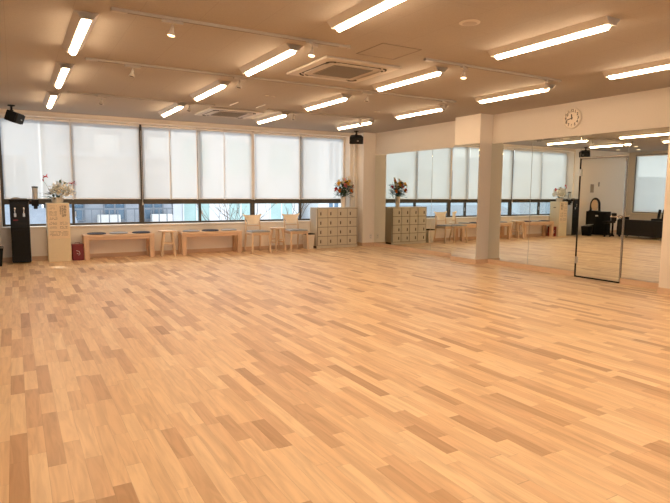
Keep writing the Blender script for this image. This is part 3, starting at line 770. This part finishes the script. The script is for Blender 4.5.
# orchids on top: pot + plant
tag(MB().lathe([(0, 0), (.075, 0), (.09, .02), (.10, .09), (.105, .10), (.095, .10), (.085, .07), (0, .07)], n=28).build('flower_pot', 'ceramic', smooth=True, loc=(.66, 10.96, PH)), 'low white pot holding the orchids on the poster stand', 'flower pot')
r = thing('orchid_arrangement', 'white orchids with dark leaves and curling red blooms above the poster stand', 'orchid', (.66, 10.96, PH+.075))
lf = MB(); rn = random.Random(5)
for k in range(46):
    a = rn.uniform(0, 2*PI); z = rn.uniform(0, .11); rr = rn.uniform(.02, .12)
    left = rn.random() < .6
    p = Vector((rr*math.cos(a) - (.07 if left else 0), rr*math.sin(a)*.7-.03, z)); d = Vector((math.cos(a)-.3, math.sin(a)*.8-.2, rn.uniform(-.05, .7)))
    lf.petal(p, d, rn.uniform(.07, .13), rn.uniform(.03, .05), rn.uniform(-.4, .1))
lf.build('foliage', 'leaf', r)
stm = MB()
def bloom(c, s_, m_, face=(0, -1, .15), n=5):
    bl = MB(); c = Vector(c); up = Vector(face).normalized(); t1 = up.orthogonal().normalized(); t2 = up.cross(t1)
    for k in range(n):
        a = 2*PI*k/n+.3; d = t1*math.cos(a)+t2*math.sin(a)+up*.25
        bl.petal(c, d, s_, s_*(1.25 if k % 2 else 1.0), .12)
    o = bl.build('blossom', m_, r)
    MB().ball(c+up*s_*.08, s_*.10).build('blossom_centre', 'orchidlip', o)
for k, (x, y, z) in enumerate([(-.06, -.12, .19), (.0, -.13, .235), (.05, -.14, .18), (.10, -.12, .225), (.13, -.14, .15), (.18, -.11, .19), (.04, -.16, .13), (-.02, -.14, .15), (.17, -.15, .10), (.10, -.17, .09), (.22, -.10, .13), (-.08, -.08, .13), (.06, -.06, .27), (.0, .05, .22), (.15, .04, .2), (.08, .10, .16), (.20, .03, .12), (-.06, .06, .15)]):
    bloom((x, y, z), .082+.014*rn.random(), 'orchid', (rn.uniform(-.3, .3), -1 if y < 0 else .6, rn.uniform(0, .4)))
    stm.tube([(0, 0, 0), (x*.4, y*.4, z*.7), (x, y, z)], .003, 5)
rp = MB(); rp.tube([(-.205, -.05, .30), (-.215, -.06, .33), (-.205, -.06, .37), (-.18, -.06, .385), (-.155, -.06, .39), (-.135, -.06, .365)], [.006, .012, .010, .013, .011, .005], 8)
rp.petal((-.16, -.06, .385), (.3, -.2, .5), .05, .03); rp.petal((-.19, -.06, .38), (-.5, -.2, .4), .04, .03)
rp.build('red_tendril_flower', 'redpetal', r)
rp = MB(); rp.tube([(.17, -.06, .27), (.21, -.06, .28), (.25, -.06, .265)], [.006, .010, .008], 8)
for k in range(7): rp.petal((.27, -.06, .27), (math.cos(k*.9), -.3, math.sin(k*.9)), .055, .035)
rp.build('red_blossom', 'redpetal', r)
stm.tube([(-.02, 0, 0), (-.12, -.03, .15), (-.19, -.05, .29)], .003, 5); stm.tube([(.02, 0, 0), (.12, -.03, .16), (.24, -.06, .265)], .003, 5)
stm.build('stems', 'leaf', r)
MB().ball((.055, -.08, .30), .028, (.8, .8, 1.2)).ball((.125, -.08, .275), .022).petal((.05, -.08, .30), (.2, -.3, 1), .06, .04).build('seed_buds', 'leafdark', r, smooth=True)

# ------------------------------------------------------------------ water dispenser
r = thing('water_dispenser', 'tall black water dispenser with two chrome taps at the left end of the windows', 'water dispenser', (-.075, 10.80, 0))
CW, CD, CHt = .285, .33, 1.07
MB().box((0, 0, .02), (CW, CD, CHt), .012).build('cabinet_body', 'black', r)
MB().box((CW-.002, .03, .03), (CW+.004, CD-.01, CHt-.03), .002).build('side_panel', 'silver', r)
MB().box((-.01, -.012, CHt-.005), (CW+.012, CD, CHt+.025), .008).build('top_lid', 'blackmatte', r)
MB().box((.02, .04, CHt+.022), (CW-.02, CD-.05, CHt+.042), .008).ball((.1, .16, CHt+.04), .055, (1.2, 1, .35)).build('top_cloth', 'acgrille', r)
MB().box((.02, -.006, .70), (CW-.02, .002, CHt-.03), .002).build('tap_panel', 'black', r)
for x in (.075, .205):
    t = MB().cyl((x, 0, .93), (x, -.05, .93), .012).cyl((x, -.045, .935), (x, -.055, .86), .010, .008).box((x-.014, -.06, .925), (x+.014, -.03, .96), .004)
    t = t.build('tap', 'chrome', r, smooth=True)
    MB().box((x-.017, -.012, .80), (x+.017, -.004, .86), .003).build('tap_plate', 'steel', t)
MB().box((.045, -.009, .735), (.115, -.004, .755), .001).build('red_label', 'red', r)
MB().box((.02, -.03, .60), (CW-.02, .0, .625), .004).build('drip_tray', 'blackmatte', r)
MB().box((.012, -.005, .06), (CW-.012, .001, .57), .002).build('lower_door', 'blackmatte', r)
# cup holder on the side
r = thing('cup_dispenser', 'clear cup tube in a black holder on the side of the water dispenser', 'cup dispenser', (.285, 10.86, .93))
MB().box((-.07, .0, .09), (.0, .06, .13), .004).box((-.03, -.03, .05), (.08, .08, .16), .01).box((.0, -.02, .0), (.06, .05, .06), .008).build('holder', 'blackmatte', r)
MB().lathe([(.040, .16), (.044, .37), (.042, .37), (.038, .16)], (.028, .02, 0), n=24).build('cup_tube', 'cuptube', r, smooth=True)
MB().lathe([(0, .365), (.047, .365), (.047, .385), (0, .39)], (.028, .02, 0), n=24).build('tube_cap', 'blackmatte', r, smooth=True)
MB().lathe([(.022, .15), (.036, .24), (.036, .34), (.030, .34), (.018, .15)], (.028, .02, 0), n=20).build('paper_cups', 'whiteplastic', r, smooth=True)

# ------------------------------------------------------------------ things at the left end (mostly seen in the mirrors)
r = thing('pedal_bin', 'black waste bin with a grey tilted lid at the left edge of the floor', 'waste bin', (-.31, 10.66, 0))
frustum(.085, .10, .115, .13, 0, .30).build('bin_body', 'blackmatte', r)
MB().box((-.12, -.135, .31), (.12, .135, .325), .004, rot=Matrix.Rotation(math.radians(-14), 4, 'X')).build('lid', 'silver', r)
MB().box((-.10, -.11, .28), (.10, .11, .30), .004).build('liner', 'whiteplastic', r)

r = thing('black_cabinet', 'low black cabinet with a white label, standing under the oval panel', 'cabinet', (-.98, 10.34, 0))
MB().box((0, 0, .02), (.27, .66, .73), .005).build('cabinet_body', 'blackmatte', r)
MB().box((.27, .01, .05), (.282, .325, .70), .003).build('cabinet_door', 'black', r); MB().box((.27, .335, .05), (.282, .65, .70), .003).build('cabinet_door', 'black', r)
MB().box((.282, .24, .58), (.284, .33, .62)).build('white_label', 'whiteplastic', r)
r = thing('oval_panel', 'cream oval panel in a black arched frame on the black cabinet', 'panel', (-.85, 10.82, .73))
rx = Matrix.Rotation(PI/2, 4, 'Y')
MB().lathe([(0, -.012), (1, -.012), (1, .012), (0, .012)], rot=Matrix.Translation((0, 0, .19)) @ rx @ Matrix.Diagonal((.165, .105, 1, 1)), n=36).build('oval_plate', 'peach', r, smooth=True)
arc = [(-.03, .14*math.cos(t), .20+.185*math.sin(t)) for t in [PI*k/18 for k in range(19)]]
MB().tube([(-.03, .15, .0)]+arc+[(-.03, -.15, .0)], .034, 8).box((-.08, -.17, 0), (.05, .17, .02), .004).build('arched_frame', 'blackmatte', r, smooth=True)

r = thing('low_sofa', 'long low black leather sofa along the side area, seen in the mirror', 'sofa', (-1.35, 8.45, 0))
MB().box((0, 0, .07), (.75, 1.45, .34), .02).build('sofa_base', 'blackleather', r)
MB().box((.57, 0, .30), (.75, 1.45, .53), .03, seg=3).build('backrest', 'blackleather', r)
for y in (.0, 1.31): MB().box((.0, y, .30), (.57, y+.14, .47), .03, seg=3).build('armrest', 'blackleather', r)
for y in (.15, .73): MB().box((.0, y, .33), (.56, y+.56, .44), .03, seg=3).build('seat_cushion', 'blackleather', r)
for x in (.05, .68):
    for y in (.25, 1.2): MB().cyl((x, y, 0), (x, y, .075), .02, .025).build('foot', 'chrome', r, smooth=True)
r = thing('document_rack', 'black upright two-leaf rack behind the black sofa', 'rack', (-1.62, 9.22, 0))
MB().box((-.15, -.2, .0), (.15, .2, .55), .01).build('rack_base', 'blackmatte', r)
for y in (-.07, .06): MB().box((-.03, y-.035, .55), (.0, y+.035, .82), .004, rot=Matrix.Rotation(math.radians(8), 4, 'X')).build('rack_leaf', 'black', r)

r = thing('reception_desk', 'small desk with pale wooden top between the black cabinet and the sofa', 'desk', (-1.27, 9.93, 0))
MB().box((0, 0, .585), (.42, .34, .61), .004).build('desk_top', 'beech', r)
for x in (.02, .36):
    for y in (.02, .26): MB().box((x, y, 0), (x+.04, y+.04, .585), .003).build('leg', 'blackmatte', r)
MB().box((.04, .05, .2), (.06, .27, .58), .003).build('back_panel', 'blackmatte', r)
r = thing('office_chair', 'black office chair tucked beside the small desk', 'chair', (-.58, 10.14, 0))
MB().box((-.2, -.1, .40), (.22, .06, .47), .03, seg=3).build('seat', 'blackleather', r)
MB().box((-.24, -.1, .45), (-.18, .06, .70), .025, seg=3).build('backrest', 'blackleather', r)
MB().cyl((0, -.02, .08), (0, -.02, .40), .025).build('gas_column', 'blackmatte', r, smooth=True)
for k in range(5):
    a = 2*PI*k/5; MB().tube([(0, -.02, .10), (.12*math.cos(a), -.02+.08*math.sin(a), .07), (.2*math.cos(a), -.02+.085*math.sin(a), .05)], [.02, .016, .012], 8).ball((.2*math.cos(a), -.02+.085*math.sin(a), .025), .025).build('wheel_arm', 'blackmatte', r, smooth=True)
r = thing('wall_notice', 'grey framed notice on the wall, seen in the mirrored door', 'notice', (-1.26, YB, 1.29))
MB().box((0, -.012, 0), (.20, 0, .29), .003).build('notice_frame', 'whiteplastic', r)
MB().box((.015, -.014, .015), (.185, -.011, .275)).build('notice_sheet', 'notice', r)
r = thing('wall_thermostat', 'small grey wall control beside the notice, seen in the mirrored door', 'wall control', (-1.52, YB, 1.50))
MB().box((0, -.018, 0), (.05, 0, .14), .004).build('control_body', 'acgrille', r); MB().box((.01, -.02, .08), (.04, -.017, .12)).build('control_screen', 'lockdark', r)
def plate(loc, lab, rot=0):
    r = thing('wall_socket', lab, 'socket', loc, rot, 'wall socket plates by the corner pillar')
    MB().box((-.035, -.006, -.06), (.035, 0, .06), .003).build('socket_plate', 'whiteplastic', r)
    for z in (-.022, .022): MB().box((-.008, -.0075, z-.006), (-.004, -.005, z+.006)).box((.004, -.0075, z-.006), (.008, -.005, z+.006)).build('socket_slot', 'darkslot', r)
plate((7.26, 10.86, .22), 'small white socket plate low on the corner pillar')
# conduit and slim boxed pipes between the last blind and the corner pillar
tag(MB().cyl((0, 0, 0), (0, 0, H-.0), .028).build('wall_pipe', 'whiteplastic', smooth=True, loc=(6.95, YB-.04, 0)), 'slim white vertical pipe between the last blind and the corner pillar', 'pipe')

# ------------------------------------------------------------------ outside
struct(MB().box((-80, 12.2, -6.2), (60, 60, -6)).build('ground', 'asphalt'))
def building(name, lab, x0, x1, y, z1, wallm, glassm, cols, rows_, zb=-6, wfrac=.55, hfrac=.55, balc=False, rz0=0):
    r = thing(name, lab, 'building', (x0, y, zb), group='buildings across the street')
    L = x1-x0; Hh = z1-zb
    MB().box((0, 0, 0), (L, 6, Hh)).build('facade', wallm, r)
    MB().box((-.1, -.12, Hh), (L+.1, 6.1, Hh+.35)).build('parapet', wallm, r)
    cw_ = L/cols; rh = Hh/rows_
    for i in range(cols):
        for j in range(rows_):
            a = cw_*(i+.5-wfrac/2); c = cw_*(i+.5+wfrac/2); zz = rh*(j+.5-hfrac/2); z2 = rh*(j+.5+hfrac/2)
            fr = MB().box((a, -.06, zz), (a+.05, .0, z2)).box((c-.05, -.06, zz), (c, .0, z2)).box((a, -.06, z2-.05), (c, 0, z2)).box((a, -.08, zz), (c, 0, zz+.06)).box(((a+c)/2-.03, -.05, zz), ((a+c)/2+.03, 0, z2)).build('window', 'bgreydark' if balc else 'bwhite', r)
            MB().box((a+.05, -.03, zz+.06), (c-.05, -.01, z2-.05)).build('window_glass', glassm, fr)
    if balc:
        for j in range(rows_):
            z = rh*j
            MB().box((.2, -1.1, z), (L-.2, 0, z+.16)).build('balcony_slab', 'bgrey', r)
            bb = MB().box((.2, -1.1, z+1.0), (L-.2, -1.04, z+1.06))
            k = .3
            while k < L-.2: bb.box((k, -1.09, z+.16), (k+.03, -1.05, z+1.0)); k += .28
            bb.build('railing', 'bgreydark', r)
            for xx in (L*.35, L*.8): MB().box((xx, -.45, z+.16), (xx+.75, -.1, z+.8), .03).cyl((xx+.3, -.46, z+.48), (xx+.3, -.45, z+.48), .24).build('air_unit', 'whiteplastic', r)
    return r
building('office_building', 'pale blue building seen past the far left window', -7.5, .9, 24, 6.5, 'bpale', 'bglass', 5, 4, hfrac=.5)
building('apartment_building', 'grey building with balconies seen below the left blinds', 1.1, 5.2, 21.5, 5.2, 'bgrey', 'bglass', 3, 4, balc=True, hfrac=.6)
building('shop_building', 'white building with teal windows seen above the right bench', 5.5, 11.2, 22.5, 6.3, 'bwhite', 'bteal', 3, 5, wfrac=.6, hfrac=.62)
building('tower_building', 'white tower block with tall blue windows seen behind the chairs', 11.6, 19.0, 21.5, 6.3, 'bwhite', 'bglass', 5, 5, wfrac=.4, hfrac=.7)
building('warehouse_building', 'long pale building far to the left outside, seen in the mirrors', -24, -8.5, 27, 3.2, 'bpale', 'bglass', 9, 3, hfrac=.45)
building('annex_building', 'low grey building far left outside, seen only in the mirrors', -42, -25.5, 24, 2.2, 'bgrey', 'bglass', 8, 3, hfrac=.45)
r = thing('low_house', 'low house with grey sloping roof outside the far left window', 'house', (-4.0, 16.2, -6), group='buildings across the street')
MB().box((0, 0, 0), (5.2, 3.5, 5.9)).build('house_wall', 'bwhite', r)
mt = Matrix.Rotation(PI/2, 4, 'Z') @ Matrix.Rotation(PI/2, 4, 'X')
MB().prism([(-.4, 5.9), (3.9, 5.9), (1.75, 6.75)], -.3, 5.5, mt).build('roof', 'roofgrey', r)
# bare street tree
r = thing('street_tree', 'nearly bare tree with a few orange leaves outside above the right bench', 'tree', (7.6, 19.0, -6))
tr = MB(); lv = MB(); rn = random.Random(21)
def branch(p, d, L, rad, depth):
    p = Vector(p); d = Vector(d).normalized(); q = p+d*L*.5+Vector((rn.uniform(-.05, .05), rn.uniform(-.05, .05), 0))*L; e = p+d*L
    tr.tube([p, q, e], [rad, rad*.8, rad*.6], 6)
    if depth == 0:
        for _ in range(2):
            if rn.random() < .2: lv.petal(e, (rn.uniform(-1, 1), rn.uniform(-1, 1), rn.uniform(-1, .5)), .07, .04)
        return
    for k in range(3 if depth > 1 else 4):
        nd = d + Vector((rn.uniform(-.8, .8), rn.uniform(-.8, .8), rn.uniform(-.1, .6)))
        branch(e if k else q, nd, L*rn.uniform(.6, .8), rad*.55, depth-1)
branch((0, 0, 0), (0, 0, 1), 4.6, .11, 0)
for k in range(3): branch((0, 0, 4.2+.1*k), (math.cos(k*1.3), math.sin(k*1.3), 1.2), 1.5, .045, 3)
tr.build('trunk_and_branches', 'bark', r); lv.build('leaves', 'autumn', r)

# ------------------------------------------------------------------ daylight
w = bpy.data.worlds.new('daylight'); bpy.context.scene.world = w; w.use_nodes = True
nt = w.node_tree; nt.nodes.clear()
o_ = nt.nodes.new('ShaderNodeOutputWorld'); bg = nt.nodes.new('ShaderNodeBackground'); bg.inputs[0].default_value = (.88, .94, 1.0, 1); bg.inputs[1].default_value = 1.25
nt.links.new(bg.outputs[0], o_.inputs[0])
sn = bpy.data.lights.new('sun', 'SUN'); sn.energy = 1.6; sn.angle = math.radians(3); sn.color = (1, .93, .84)
so = bpy.data.objects.new('sun', sn); C.objects.link(so)
so.rotation_euler = Vector((.25, -1, -.60)).to_track_quat('-Z', 'Y').to_euler()

# ------------------------------------------------------------------ camera
cam = bpy.data.cameras.new('camera'); co = bpy.data.objects.new('camera', cam); C.objects.link(co)
f_px = 552.2; yaw, pit, roll = .5250, -.1065, .0072
cam.sensor_fit = 'HORIZONTAL'; cam.sensor_width = 36; cam.lens = f_px/670*36; cam.clip_start = .05; cam.clip_end = 200
fw = Vector((math.sin(yaw)*math.cos(pit), math.cos(yaw)*math.cos(pit), math.sin(pit)))
rt = Vector((math.cos(yaw), -math.sin(yaw), 0)); up = rt.cross(fw)
r2 = rt*math.cos(roll)+up*math.sin(roll); u2 = up*math.cos(roll)-rt*math.sin(roll)
co.matrix_world = Matrix(((r2.x, u2.x, -fw.x, 0), (r2.y, u2.y, -fw.y, 0), (r2.z, u2.z, -fw.z, 1.25), (0, 0, 0, 1)))
sc = bpy.context.scene; sc.camera = co
sc.view_settings.view_transform = 'Standard'; sc.view_settings.look = 'None'; sc.view_settings.gamma = 1; sc.view_settings.use_curve_mapping = False
sc.view_settings.exposure = 1.0
cy = sc.cycles
cy.max_bounces = 12; cy.diffuse_bounces = 6; cy.glossy_bounces = 6; cy.transparent_max_bounces = 16
cy.caustics_reflective = False; cy.caustics_refractive = False; cy.sample_clamp_indirect = 4
cy.use_denoising = True
try: cy.denoiser = 'OPENIMAGEDENOISE'
except Exception: pass
